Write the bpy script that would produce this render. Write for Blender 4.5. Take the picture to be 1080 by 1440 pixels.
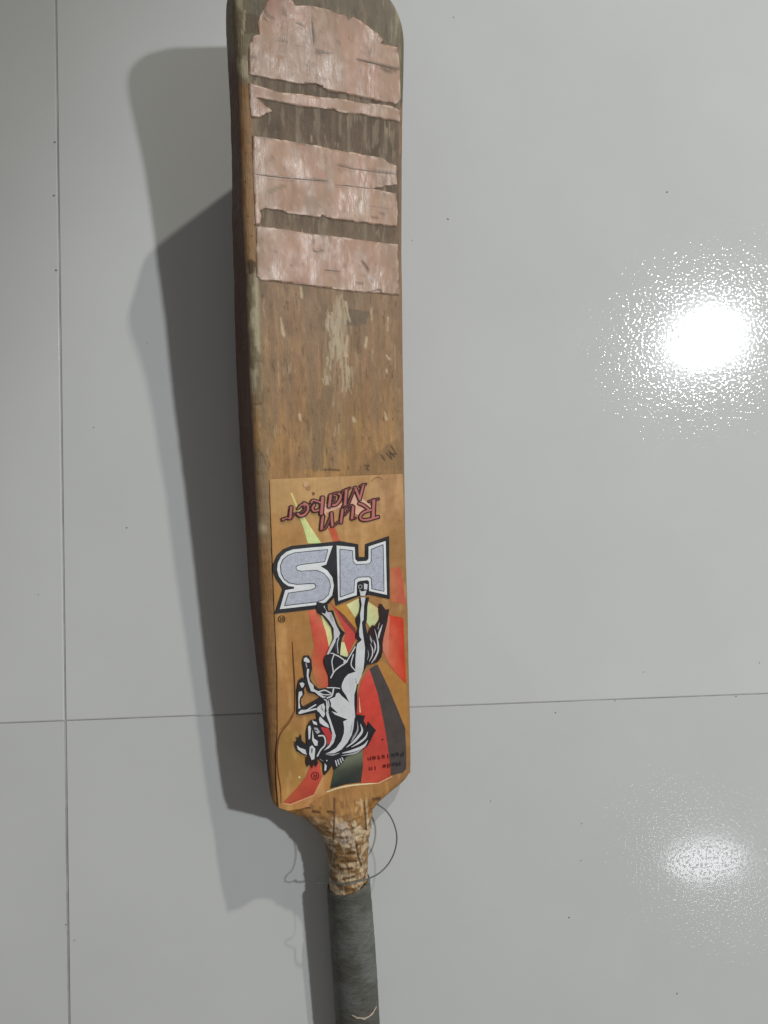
import bpy, bmesh, math, random
import numpy as np
from mathutils import Vector, Matrix
from mathutils.geometry import tessellate_polygon

for o in list(bpy.data.objects):
    bpy.data.objects.remove(o)
S = bpy.context.scene
COL = S.collection

# ------------------------------------------------------------------ camera
F = 1083.0                      # focal length of the phone, in photo pixels (photo 1080 x 1440)
NADIR = (392.0, 684.0)          # where the plumb line from the phone meets the floor in the photo
CAM_H = 0.58


def _basis():
    d = np.array([(NADIR[0] - 540) / F, -(NADIR[1] - 720) / F, -1.0])
    d /= np.linalg.norm(d)
    up = -d
    x = np.array([1.0, 0, 0])
    x -= up * x.dot(up)
    x /= np.linalg.norm(x)
    return np.array([x, np.cross(up, x), up])


RW = _basis()                   # camera vector -> world vector
CAM = np.array([0, 0, CAM_H])
cam_data = bpy.data.cameras.new('camera')
cam_data.sensor_fit = 'HORIZONTAL'
cam_data.sensor_width = 36.0
cam_data.lens = 36.0 * F / 1080
cam_data.clip_start = 0.01
cam_data.clip_end = 50
cam = bpy.data.objects.new('camera', cam_data)
COL.objects.link(cam)
cam.matrix_world = Matrix.Translation((0, 0, CAM_H)) @ Matrix(RW.tolist()).to_4x4()
S.camera = cam

# ------------------------------------------------------------------ world and lamps
W = bpy.data.worlds.new('World')
S.world = W
W.use_nodes = True
bg = W.node_tree.nodes['Background']
bg.inputs[0].default_value = (1.0, 0.975, 0.93, 1)
bg.inputs[1].default_value = 0.13
S.view_settings.view_transform = 'Standard'
S.view_settings.look = 'None'
S.view_settings.exposure = 0.1
S.view_settings.gamma = 1


def lamp(name, kind, loc, power, size, col, target=None):
    L = bpy.data.lights.new(name, kind)
    L.energy = power
    L.color = col
    if kind != 'AREA':
        L.shadow_soft_size = size
    else:
        L.shape = 'ELLIPSE'
        L.size, L.size_y = size
    o = bpy.data.objects.new(name, L)
    COL.objects.link(o)
    o.location = loc
    if target is not None:
        o.rotation_euler = (Vector(target) - Vector(loc)).to_track_quat('-Z', 'Y').to_euler()
    return o


BULB = (1.455, 0.505, 1.90)
bulb = lamp('ceiling_bulb', 'SPOT', BULB, 97, 0.045, (0.95, 0.98, 1.0), (1.295, -0.205, 0))      # invented cone cutoff, shaped to dim the floor's upper-left corner
bulb.data.spot_size = math.radians(78.8)
bulb.data.spot_blend = 0.21
lamp('far_ceiling_bulb', 'POINT', (1.65, 3.95, 2.12), 300, 0.05, (1.0, 1.0, 0.90))
lamp('wall_lamp', 'AREA', (1.48, -1.31, 1.90), 1.0, (0.30, 0.15), (0.93, 0.96, 1.0))


# ------------------------------------------------------------------ small helpers
def lin(c):
    c = np.asarray(c, float) / 255.0
    return np.where(c <= 0.04045, c / 12.92, ((c + 0.055) / 1.055) ** 2.4)


GAIN = 1.37                      # photo value -> real surface colour under these lamps


def alb(c, g=GAIN):
    return np.clip(lin(c) * g, 0, 0.86)


def _hash(ix, iy, seed):
    h = (ix.astype(np.int64) * 374761393 + iy.astype(np.int64) * 668265263 + seed * 974711) & 0x7fffffff
    h = ((h ^ (h >> 13)) * 1274126177) & 0x7fffffff
    h = (h ^ (h >> 16)) & 0xffff
    return h / 65535.0


def vnoise(x, y, seed=0):
    ix, iy = np.floor(x), np.floor(y)
    fx, fy = x - ix, y - iy
    fx = fx * fx * (3 - 2 * fx)
    fy = fy * fy * (3 - 2 * fy)
    a = _hash(ix, iy, seed); b = _hash(ix + 1, iy, seed)
    c = _hash(ix, iy + 1, seed); d = _hash(ix + 1, iy + 1, seed)
    return (a * (1 - fx) + b * fx) * (1 - fy) + (c * (1 - fx) + d * fx) * fy


def fbm(x, y, seed=0, oct=4):
    s = 0; a = 0.5; n = 0
    for k in range(oct):
        s = s + a * vnoise(x * 2 ** k, y * 2 ** k, seed + 17 * k)
        n += a
        a *= 0.55
    return s / n


def sstep(a, b, x):
    t = np.clip((x - a) / (b - a), 0, 1)
    return t * t * (3 - 2 * t)


def inpoly(u, v, poly):
    r = np.zeros(u.shape, bool)
    n = len(poly)
    for i in range(n):
        x0, y0 = poly[i]; x1, y1 = poly[(i + 1) % n]
        if y0 == y1:
            continue
        c = ((y0 > v) != (y1 > v)) & (u < (x1 - x0) * (v - y0) / (y1 - y0) + x0)
        r ^= c
    return r


def linedist(u, v, pts):
    d = np.full(u.shape, 1e9)
    for (x0, y0), (x1, y1) in zip(pts[:-1], pts[1:]):
        dx, dy = x1 - x0, y1 - y0
        t = np.clip(((u - x0) * dx + (v - y0) * dy) / (dx * dx + dy * dy + 1e-9), 0, 1)
        d = np.minimum(d, np.hypot(u - x0 - t * dx, v - y0 - t * dy))
    return d


def floor_pt(px, z=0.0):
    r = RW @ np.array([(px[0] - 540) / F, -(px[1] - 720) / F, -1.0])
    return CAM + r * ((z - CAM_H) / r[2])


# ------------------------------------------------------------------ pose of the bat
def bow(s):
    return 0.0088 * (np.maximum(s - 0.36, 0) / 0.16) ** 2


A0 = floor_pt((484, 1100), 0.0315)
A1 = floor_pt((455, 80), 0.0690)
hv = (A1 - A0)[:2]; hv /= np.linalg.norm(hv)
PITCH, ROLL = math.radians(4.7), math.radians(20.0)
ax = np.array([hv[0] * math.cos(PITCH), hv[1] * math.cos(PITCH), math.sin(PITCH)])
r0 = np.array([hv[1], -hv[0], 0.0])
n0 = np.cross(r0, ax)
rt = r0 * math.cos(ROLL) - n0 * math.sin(ROLL)
nm = n0 * math.cos(ROLL) + r0 * math.sin(ROLL)
ORG = A0
FR = np.stack([rt, ax, nm])      # rows: local x (across), y (toward the toe), z (face normal)
BATM = Matrix(((rt[0], ax[0], nm[0], ORG[0]), (rt[1], ax[1], nm[1], ORG[1]),
               (rt[2], ax[2], nm[2], ORG[2]), (0, 0, 0, 1)))


def loc(px, w=0.0):
    """a point of the photo, on the bat's face (raised by w): its (across, along) position on the bat"""
    r = RW @ np.array([(px[0] - 540) / F, -(px[1] - 720) / F, -1.0])
    lo, lr = FR @ (CAM - ORG), FR @ r
    ww = w
    for _ in range(4):
        k = (ww - lo[2]) / lr[2]
        p = lo + lr * k
        ww = w + float(bow(p[1]))
    return p[0], p[1]


def pix(x, y, z):
    """bat coordinates -> photo pixels (used to lay out the wear marks)"""
    P = ORG + np.asarray(x)[..., None] * rt + np.asarray(y)[..., None] * ax + np.asarray(z)[..., None] * nm
    c = (P - CAM) @ RW
    return 540 + F * c[..., 0] / -c[..., 2], 720 - F * c[..., 1] / -c[..., 2]


def empty(name, matrix):
    o = bpy.data.objects.new(name, None)
    o.empty_display_size = 0.05
    COL.objects.link(o)
    o.matrix_world = matrix
    return o


def obj(name, me, mats, parent=None, smooth=True):
    o = bpy.data.objects.new(name, me)
    for m in (mats if isinstance(mats, (list, tuple)) else [mats]):
        me.materials.append(m)
    if smooth:
        me.polygons.foreach_set('use_smooth', [True] * len(me.polygons))
    COL.objects.link(o)
    o.parent = parent
    return o


def set_col(me, rgb):
    a = me.color_attributes.new('tint', 'FLOAT_COLOR', 'POINT')
    d = np.ones((len(me.vertices), 4), np.float32)
    d[:, :3] = rgb
    a.data.foreach_set('color', d.ravel())


# ------------------------------------------------------------------ materials
def mat(name):
    m = bpy.data.materials.new(name)
    m.use_nodes = True
    nt = m.node_tree
    return m, nt, nt.nodes['Principled BSDF']


def noise(nt, scale, detail=4, rough=0.55, stretch=(1, 1, 1), coord='Object'):
    tc = nt.nodes.new('ShaderNodeTexCoord')
    mp = nt.nodes.new('ShaderNodeMapping')
    mp.inputs['Scale'].default_value = stretch
    n = nt.nodes.new('ShaderNodeTexNoise')
    n.inputs['Scale'].default_value = scale
    n.inputs['Detail'].default_value = detail
    n.inputs['Roughness'].default_value = rough
    nt.links.new(tc.outputs[coord], mp.inputs[0])
    nt.links.new(mp.outputs[0], n.inputs['Vector'])
    return n.outputs['Fac']


def remap(nt, v, a, b, c, d):
    m = nt.nodes.new('ShaderNodeMapRange')
    for k, x in zip(('From Min', 'From Max', 'To Min', 'To Max'), (a, b, c, d)):
        m.inputs[k].default_value = x
    nt.links.new(v, m.inputs['Value'])
    return m.outputs['Result']


def math_(nt, op, a, b):
    m = nt.nodes.new('ShaderNodeMath')
    m.operation = op
    for i, x in enumerate((a, b)):
        if isinstance(x, (int, float)):
            m.inputs[i].default_value = x
        else:
            nt.links.new(x, m.inputs[i])
    return m.outputs[0]


def bump(nt, bsdf, h, strength, dist):
    b = nt.nodes.new('ShaderNodeBump')
    b.inputs['Strength'].default_value = strength
    b.inputs['Distance'].default_value = dist
    nt.links.new(h, b.inputs['Height'])
    nt.links.new(b.outputs[0], bsdf.inputs['Normal'])


def tinted(nt, bsdf, fac):
    """colour attribute multiplied by a grey factor"""
    at = nt.nodes.new('ShaderNodeAttribute')
    at.attribute_name = 'tint'
    mx = nt.nodes.new('ShaderNodeVectorMath')
    mx.operation = 'SCALE'
    nt.links.new(at.outputs['Color'], mx.inputs[0])
    nt.links.new(fac, mx.inputs['Scale'])
    nt.links.new(mx.outputs[0], bsdf.inputs['Base Color'])


# worn wood of the blade: colours come from the wear painted on the mesh, grain from noise
M_wood, nt, b = mat('worn_willow')
g = noise(nt, 1.0, 6, 0.6, (1500, 70, 400))
g2 = noise(nt, 420, 4, 0.6, (1, 0.5, 1))
tinted(nt, b, math_(nt, 'MULTIPLY', remap(nt, g, 0.3, 0.7, 0.94, 1.06), remap(nt, g2, 0.3, 0.7, 0.92, 1.08)))
nt.links.new(remap(nt, g2, 0.3, 0.7, 0.46, 0.66), b.inputs['Roughness'])
b.inputs['Specular IOR Level'].default_value = 0.35
bump(nt, b, math_(nt, 'ADD', math_(nt, 'MULTIPLY', g, 1.3), g2), 0.8, 0.0005)

# pale pink tape: crinkled, a bit shiny
M_tape, nt, b = mat('pink_tape')
g = noise(nt, 220, 4, 0.6, (1, 0.5, 1))
g2 = noise(nt, 70, 3, 0.5, (1.6, 0.6, 1))
g3 = noise(nt, 1.0, 4, 0.6, (900, 160, 1))
sheen = noise(nt, 38, 3, 0.55, (1.3, 0.8, 1))
tinted(nt, b, math_(nt, 'MULTIPLY', remap(nt, g, 0.3, 0.7, 0.93, 1.06), remap(nt, g3, 0.3, 0.7, 0.93, 1.07)))
nt.links.new(math_(nt, 'ADD', remap(nt, sheen, 0.40, 0.60, 0.33, 0.56), remap(nt, g3, 0.3, 0.7, -0.05, 0.05)), b.inputs['Roughness'])
b.inputs['Specular IOR Level'].default_value = 0.42
bump(nt, b, math_(nt, 'ADD', math_(nt, 'MULTIPLY', g, 0.5), math_(nt, 'ADD', math_(nt, 'MULTIPLY', g2, 1.6), math_(nt, 'MULTIPLY', g3, 0.12))), 0.45, 0.0011)

# printed, laminated sticker
def sticker_mat(name, rough):
    m, nt, b = mat(name)
    g = noise(nt, 130, 4, 0.6)
    g2 = noise(nt, 60, 3, 0.5)
    sc_ = noise(nt, 1.0, 3, 0.6, (900, 45, 1))
    fine = noise(nt, 1400, 2, 0.6)
    wear = math_(nt, 'MULTIPLY', remap(nt, sc_, 0.28, 0.42, 0.86, 1.0), remap(nt, fine, 0.3, 0.7, 0.94, 1.06))
    tinted(nt, b, math_(nt, 'MULTIPLY', wear, math_(nt, 'MULTIPLY', remap(nt, g, 0.3, 0.7, 0.92, 1.08), remap(nt, g2, 0.3, 0.7, 0.94, 1.06))))
    nt.links.new(remap(nt, g, 0.3, 0.7, rough - 0.08, rough + 0.12), b.inputs['Roughness'])
    b.inputs['Specular IOR Level'].default_value = 0.45
    bump(nt, b, g2, 0.25, 0.0008)
    return m


M_print = sticker_mat('laminated_print', 0.36)

# silver foil of the two large letters
M_foil, nt, b = mat('silver_foil')
g = noise(nt, 1500, 3, 0.7)
g2 = noise(nt, 350, 3, 0.6)
f = math_(nt, 'MULTIPLY', remap(nt, g, 0.3, 0.7, 0.72, 1.25), remap(nt, g2, 0.3, 0.7, 0.85, 1.12))
tinted(nt, b, f)
b.inputs['Metallic'].default_value = 0.15
b.inputs['Roughness'].default_value = 0.42
bump(nt, b, g, 0.4, 0.0003)

# dark grey cloth-like grip
M_grip, nt, b = mat('grey_grip_wrap')
g = noise(nt, 1.0, 5, 0.7, (230, 1900, 230))
g2 = noise(nt, 1.0, 4, 0.6, (120, 420, 120))
f = math_(nt, 'MULTIPLY', remap(nt, g, 0.3, 0.7, 0.66, 1.3), remap(nt, g2, 0.3, 0.7, 0.86, 1.13))
tinted(nt, b, f)
b.inputs['Roughness'].default_value = 0.62
b.inputs['Specular IOR Level'].default_value = 0.35
bump(nt, b, math_(nt, 'ADD', g, g2), 0.7, 0.0009)

M_thread, nt, b = mat('grey_thread')
b.inputs['Base Color'].default_value = (*alb((80, 86, 84)), 1)
b.inputs['Roughness'].default_value = 0.45

# polished porcelain floor tile
M_tile, nt, b = mat('polished_tile')
g = noise(nt, 1.1, 3, 0.5)
g2 = noise(nt, 9, 4, 0.6)
rmp = nt.nodes.new('ShaderNodeValToRGB')
rmp.color_ramp.elements[0].position = 0.3
rmp.color_ramp.elements[0].color = (0.622, 0.628, 0.624, 1)
rmp.color_ramp.elements[1].position = 0.7
rmp.color_ramp.elements[1].color = (0.700, 0.705, 0.705, 1)
nt.links.new(math_(nt, 'ADD', math_(nt, 'MULTIPLY', g, 0.6), math_(nt, 'MULTIPLY', g2, 0.4)), rmp.inputs[0])
nt.links.new(rmp.outputs[0], b.inputs['Base Color'])
b.inputs['Roughness'].default_value = 0.6
b.inputs['Specular IOR Level'].default_value = 0.0
b.inputs['Coat Weight'].default_value = 1.0
b.inputs['Coat IOR'].default_value = 1.5
nt.links.new(remap(nt, g2, 0.3, 0.7, 0.062, 0.086), b.inputs['Coat Roughness'])
pit = noise(nt, 420, 2, 0.5)
wav = noise(nt, 150, 2, 0.5)
bn = nt.nodes.new('ShaderNodeBump')
bn.inputs['Strength'].default_value = 0.11
bn.inputs['Distance'].default_value = 0.0004
pits = nt.nodes.new('ShaderNodeMapRange')
pits.interpolation_type = 'SMOOTHSTEP'
for k_, v_ in zip(('From Min', 'From Max', 'To Min', 'To Max'), (0.50, 0.76, 0, 1)):
    pits.inputs[k_].default_value = v_
nt.links.new(pit, pits.inputs['Value'])
nt.links.new(math_(nt, 'ADD', pits.outputs['Result'], math_(nt, 'MULTIPLY', wav, 0.35)), bn.inputs['Height'])
nt.links.new(bn.outputs[0], b.inputs['Coat Normal'])

M_grout, nt, b = mat('dirty_grout')
g = noise(nt, 14, 4, 0.7)
rmp = nt.nodes.new('ShaderNodeValToRGB')
rmp.color_ramp.elements[0].position = 0.34
rmp.color_ramp.elements[0].color = (0.27, 0.265, 0.25, 1)
rmp.color_ramp.elements[1].position = 0.68
rmp.color_ramp.elements[1].color = (0.55, 0.54, 0.52, 1)
nt.links.new(g, rmp.inputs[0])
nt.links.new(rmp.outputs[0], b.inputs['Base Color'])
b.inputs['Roughness'].default_value = 0.9

M_dirt, nt, b = mat('dust')
b.inputs['Base Color'].default_value = (0.26, 0.25, 0.235, 1)
b.inputs['Roughness'].default_value = 0.9

# ------------------------------------------------------------------ floor: grout bed with separate tiles
TS = 0.60
GX, GY = 0.0008, 0.00032
jx = (floor_pt((78, 0)) + floor_pt((97, 1440))) / 2
jv = floor_pt((78, 0)) - floor_pt((97, 1440))
jh0, jh1 = floor_pt((0, 1017)), floor_pt((1080, 975))
yaw = math.atan2(jv[1], jv[0]) - math.pi / 2
ca, sa = math.cos(yaw), math.sin(yaw)
# the crossing of the two joints
hd = (jh1 - jh0)[:2]
k = np.linalg.solve(np.array([jv[:2], -hd]).T, jh0[:2] - jx[:2])
cross = jx[:2] + k[0] * jv[:2]
floor_me = bpy.data.meshes.new('floor')
floor_me.from_pydata([(-2.4, -2.4, -0.0007), (2.4, -2.4, -0.0007), (2.4, 2.4, -0.0007), (-2.4, 2.4, -0.0007)], [], [(0, 1, 2, 3)])
floor = obj('floor', floor_me, M_grout, None, False)
floor.location = (cross[0], cross[1], 0)
floor.rotation_euler = (0, 0, yaw)
floor['kind'] = 'structure'
bm = bmesh.new()
bmesh.ops.create_cube(bm, size=1.0)
bmesh.ops.scale(bm, vec=(TS - GX, TS - GY, 0.008), verts=bm.verts)
bmesh.ops.translate(bm, vec=(0, 0, -0.004), verts=bm.verts)
bmesh.ops.bevel(bm, geom=[e for e in bm.edges if all(v.co.z > -0.001 for v in e.verts)], offset=0.0007, segments=2, affect='EDGES')
tile_me = bpy.data.meshes.new('floor_tile')
bm.to_mesh(tile_me); bm.free()
tile_me.materials.append(M_tile)
rng = random.Random(4)
for i in range(-3, 3):
    for j in range(-3, 3):
        t = bpy.data.objects.new('floor_tile', tile_me)
        COL.objects.link(t)
        t.parent = floor
        t.location = ((i + 0.5) * TS, (j + 0.5) * TS, rng.uniform(-0.00015, 0.00015))

# ------------------------------------------------------------------ the bat's outline, traced along its edges
EL = [(331, -2), (333, 50), (337, 100), (339.5, 150), (341, 190), (342.5, 250), (344, 300), (347, 350), (349.5, 400), (351, 450),
      (352.6, 500), (355, 550), (358, 600), (360.5, 650), (362.5, 700), (365, 740), (366.4, 780), (369.5, 850), (373, 930),
      (377.8, 1000), (381, 1070), (383.5, 1110), (386, 1132), (390, 1141), (402, 1145), (420, 1150), (436, 1159), (450, 1171),
      (459, 1188), (463.5, 1210), (465, 1235), (466, 1262), (470, 1320), (474, 1380), (478, 1440)]
ER = [(571, 52), (570.5, 100), (569, 150), (568.3, 200), (567.6, 300), (567.5, 370), (568.3, 400), (569, 500), (570, 560),
      (570.8, 620), (571.5, 680), (572.5, 740), (574, 800), (576, 860), (577.3, 930), (579, 1000), (580, 1060), (580, 1086),
      (577, 1098), (566, 1108), (552, 1117), (538, 1127), (527, 1139), (520, 1156), (515.5, 1180), (513.5, 1205), (513.5, 1235),
      (516, 1262), (520, 1310), (524, 1370), (528, 1440)]


def hand_w(s):
    return -0.0075 + np.maximum(-0.05 - s, 0) * 0.065


def edge_curve(pts):
    r = []
    for p in pts:
        x, y = loc(p)
        if y < -0.03:
            x, y = loc(p, float(hand_w(y)))
        r.append((y, x))
    r.sort()
    return np.array([q[0] for q in r]), np.array([q[1] for q in r])


sL, xL = edge_curve(EL)
sR, xR = edge_curve(ER)
S_TOE = loc((500, -36))[1]
CR_L, CR_R = 0.027, 0.034      # rounding of the two toe corners


def smooth_interp(x, xp, fp):
    w = 0.0025
    return sum(np.interp(x + d * w, xp, fp) for d in (-2, -1, 0, 1, 2)) / 5


def edge_x(s):
    xl = smooth_interp(s, sL, xL)
    xr = smooth_interp(s, sR, xR)
    tl = np.clip((s - (S_TOE - CR_L)) / CR_L, 0, 1)
    tr = np.clip((s - (S_TOE - CR_R)) / CR_R, 0, 1)
    mid = (xl + xr) / 2
    xl = xl + CR_L * 1.0 * (1 - np.sqrt(np.maximum(1 - tl ** 2.2, 0)))
    xr = xr - CR_R * 1.0 * (1 - np.sqrt(np.maximum(1 - tr ** 2.2, 0)))
    return np.minimum(xl, mid - 0.002), np.maximum(xr, mid + 0.002)


def edge_thick(s):
    return np.interp(s, [-0.06, 0.0, 0.06, 0.14, 0.24, 0.33, 0.43, 0.52, 0.56], [0.012, 0.012, 0.019, 0.033, 0.038, 0.036, 0.028, 0.024, 0.018])


def spine(s):
    return np.interp(s, [-0.06, 0.0, 0.1, 0.2, 0.33, 0.45, 0.53, 0.56], [0.026, 0.029, 0.037, 0.045, 0.060, 0.050, 0.034, 0.024])


NF = 150          # columns across the face
S_END = loc((502, 1438))[1] - 0.16


def section(s):
    """closed section (x, z) of the blade / neck at s"""
    xl, xr = float(edge_x(np.array([s]))[0][0]), float(edge_x(np.array([s]))[1][0])
    e, d = float(edge_thick(s)), float(spine(s))
    zr = ORG[2] + s * ax[2] + float(bow(s)) * nm[2] + xr * rt[2]      # height of the right edge above the floor
    er_ = max(min(e, (zr - 0.0015) / math.cos(ROLL)), 0.008)
    hw = (xr - xl) / 2
    rl = min(0.0052, hw * 0.5); rr = min(0.0034, hw * 0.5)
    m = float(sstep(0.0, -0.034, s)) if s < 0 else 0.0
    # blade section
    fx = np.linspace(xl + rl, xr - rr, NF)
    q = (fx - (xl + xr) / 2) / hw
    face = np.stack([fx, -0.0006 * q * q], 1)
    a = np.linspace(0, math.pi / 2, 7)
    cr = np.stack([xr - rr + rr * np.sin(a), -0.0006 - rr * 0.9 + rr * 0.9 * np.cos(a)], 1)[1:]
    cl = np.stack([xl + rl - rl * np.cos(a), -0.0006 - rl * 0.9 + rl * 0.9 * np.sin(a)], 1)[:-1]
    zc = (xl + xr) / 2
    sr = np.stack([np.linspace(xr, xr - 0.0015, 6), np.linspace(-0.0006 - rr * 0.9, -er_, 6)], 1)[1:]
    sl = np.stack([np.linspace(xl + 0.0015, xl, 6), np.linspace(-e, -0.0006 - rl * 0.9, 6)], 1)[:-1]
    k = np.linspace(0, 1, 12)
    br = np.stack([xr - 0.0015 + (zc - xr + 0.0015) * k, -er_ - (d - er_) * (k ** 0.9)], 1)[1:]
    bl = np.stack([zc + (xl + 0.0015 - zc) * k, -d + (d - e) * (1 - (1 - k) ** 0.9)], 1)[1:-1]
    pts = np.concatenate([face, cr, sr, br, bl, sl, cl])
    if m > 0:
        n = len(pts)
        nf = NF + 12
        # ellipse with the same winding: face part over the top, the rest below
        ang = np.concatenate([np.linspace(math.pi * 0.97, 0.03 * math.pi, NF),
                              np.linspace(0.03 * math.pi, -0.97 * math.pi - 0.06 * math.pi, n - NF + 1)[1:]])
        hz = float(np.interp(s, [-0.05, -0.034, -0.01, 0], [0.0155, 0.0155, 0.0165, 0.017]))
        wc = float(hand_w(s))
        el = np.stack([zc + hw * np.cos(ang), wc + hz * np.sin(ang)], 1)
        pts = pts * (1 - m) + el * m
    return pts


ss = np.concatenate([np.linspace(S_TOE - 0.0001, S_TOE - 0.012, 26), np.arange(S_TOE - 0.0128, S_END, -0.00085)])
ss = ss[ss > -0.115]
secs = [section(s) for s in ss]
NS = len(secs[0])
P2 = np.array(secs)
Yg = np.repeat(ss[:, None], NS, 1)
Zg = P2[:, :, 1].copy()
Xg = P2[:, :, 0].copy()
# toe end is rounded over
tt = np.clip((Yg - (S_TOE - 0.006)) / 0.006, 0, 1)
zm = -0.010
Zg = zm + (Zg - zm) * (1 - 0.55 * (1 - np.sqrt(np.maximum(1 - tt * tt, 0))))
Zg = Zg + bow(Yg)
# dents, chips and unevenness
chip = fbm(Yg * 110, Xg * 30 + 4, 5) - 0.5
idx = np.arange(NS)
isface = idx < NF
edge_l = np.exp(-((Xg - Xg[:, :1]) / 0.006) ** 2)
edge_r = np.exp(-((Xg - Xg[:, NF - 1:NF]) / 0.004) ** 2)
Xg = Xg + 0.0016 * chip * (edge_l * (Xg < Xg[:, :1] + 0.004)) * sstep(0.0, 0.05, Yg)
Zg = Zg - 0.0012 * np.maximum(chip, 0) * np.maximum(edge_l, edge_r) * sstep(-0.02, 0.02, Yg)
Zg = Zg + 0.0005 * (fbm(Yg * 30, Xg * 60, 9) - 0.5)
# rough glued neck
neck = sstep(-0.012, -0.03, Yg)
Zg = Zg + neck * (0.0042 * (fbm(Xg * 190, Yg * 330, 21, 5) - 0.5))
Xg = Xg + neck * (0.0014 * (fbm(Zg * 170, Yg * 260, 23, 3) - 0.5))

# --- colours of the wood
U, V = pix(Xg, Yg, Zg)
wu = U + 7 * (fbm(Xg * 300, Yg * 60, 31) - 0.5)
wv = V + 22 * (fbm(Xg * 500, Yg * 40, 33) - 0.5)


def mix(c, col, m):
    return c * (1 - m[..., None]) + np.asarray(col, float) * m[..., None]


C = np.zeros(U.shape + (3,))
stops = [-40, 60, 150, 300, 420, 520, 620, 680, 1000, 1150, 1300]
cols = np.array([(110, 98, 84), (106, 94, 80), (95, 80, 66), (98, 83, 69), (132, 108, 86), (138, 109, 80), (152, 117, 76),
                 (152, 115, 72), (150, 106, 58), (148, 106, 58), (142, 106, 64)], float)
for ch in range(3):
    C[..., ch] = np.interp(V, stops, cols[:, ch])
C *= (1 + 0.16 * (fbm(Xg * 380, Yg * 22, 41) - 0.5) + 0.10 * (fbm(Xg * 900, Yg * 90, 43) - 0.5) + 0.24 * (fbm(Xg * 70, Yg * 22, 47) - 0.5))[..., None]
C *= (1 + 0.34 * (fbm(Xg * 260, Yg * 90, 44, 5) - 0.5))[..., None]
# reddish and greyish drifts along the grain
C = mix(C, (148, 110, 84), 0.28 * sstep(0.5, 0.7, fbm(Xg * 160, Yg * 10, 51)) * (V > 400))
C = mix(C, (118, 102, 84), 0.35 * sstep(0.5, 0.68, fbm(Xg * 120, Yg * 14, 53)) * (V < 660))
# pale splinters
spl = sstep(0.70, 0.78, fbm(Xg * 700, Yg * 75, 57, 3)) * sstep(0.42, 0.6, fbm(Xg * 60, Yg * 30, 59))
C = mix(C, (178, 158, 130), 0.55 * spl * (V < 640))
dk = sstep(0.72, 0.80, fbm(Xg * 520, Yg * 150, 61, 3))
C = mix(C, (92, 72, 54), 0.55 * dk)
# glue streaks in the bare bands between the tapes
glue = sstep(0.56, 0.66, fbm(Xg * 330, Yg * 60, 63, 3)) * (V < 350)
C = mix(C, (130, 117, 100), 0.6 * glue)
# olive grime at the toe
C = mix(C, (104, 98, 82), 0.6 * sstep(0.4, 0.62, fbm(Xg * 240, Yg * 45, 67)) * (V < 75))
C = mix(C, (142, 134, 110), 0.7 * sstep(0.62, 0.7, fbm(Xg * 480, Yg * 60, 69)) * (V < 110) * (U > 520))
# scuffed pale patch in the middle of the blade
patch = [(476, 416), (485, 416), (491, 440), (482, 470), (488, 488), (496, 520), (498, 545), (493, 552), (484, 548), (478, 525), (472, 498),
         (467, 515), (463, 545), (456, 540), (458, 515), (463, 495), (461, 470), (459, 450), (466, 436)]
pu = U + 16 * (fbm(Xg * 500, Yg * 90, 74) - 0.5)
pv = V + 34 * (fbm(Xg * 700, Yg * 50, 75) - 0.5)
pm = inpoly(pu, pv, patch) * sstep(0.34, 0.44, fbm(Xg * 800, Yg * 130, 76))
halo_ = np.exp(-(((U - 478) / 26) ** 2 + ((V - 482) / 62) ** 2))
C = mix(C, (164, 148, 124), 0.7 * halo_ * sstep(0.5, 0.62, fbm(Xg * 620, Yg * 80, 77)))
C = mix(C, (170, 156, 133), 0.85 * pm * (0.55 + 0.45 * sstep(0.35, 0.6, fbm(Xg * 500, Yg * 60, 71))))
C = mix(C, (104, 90, 76), 0.75 * inpoly(wu, V, [(490, 434), (519, 438), (517, 455), (486, 459)]))
C = mix(C, (118, 97, 74), 0.6 * inpoly(wu, wv, [(440, 575), (456, 540), (470, 545), (457, 600), (455, 668), (438, 662)]))
for pts, wd in (([(486, 425), (488, 437), (492, 452)], 1.6), ([(516, 475), (514, 488)], 2.2), ([(394, 447), (400, 472)], 2.2), ([(423, 404), (425, 418)], 1.8),
                ([(421, 582), (422, 591)], 1.8), ([(487, 472), (486, 500)], 2.0), ([(497, 588), (498, 592)], 2.0), ([(544, 500), (548, 505)], 2.0),
                ([(543, 520), (544, 524)], 2.0), ([(541, 580), (543, 590)], 1.6), ([(545, 447), (545, 465)], 1.3), ([(522, 433), (522, 450)], 1.3)):
    C = mix(C, (186, 168, 140), 0.8 * sstep(wd + 0.9, wd - 0.9, linedist(wu, V, pts) + 2.2 * (fbm(Xg * 900, Yg * 300, 73) - 0.35)))
# stain and faded pen marks above the sticker
C = mix(C, (124, 97, 64), 0.6 * inpoly(wu, V, [(496, 668), (520, 645), (558, 616), (566, 640), (568, 672), (500, 672)]))
for pts in ([(513, 655), (519, 654), (515, 660), (519, 661)], [(536, 640), (541, 647)], [(543, 637), (551, 646), (547, 634), (555, 643)], [(550, 627), (557, 639), (549, 638)],
            [(455, 661), (478, 661)], [(362, 630), (370, 642), (374, 654)], [(359, 568), (368, 567)]):
    C = mix(C, (66, 50, 36), 0.75 * sstep(1.5, 0.5, linedist(U, V, pts)))
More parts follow.
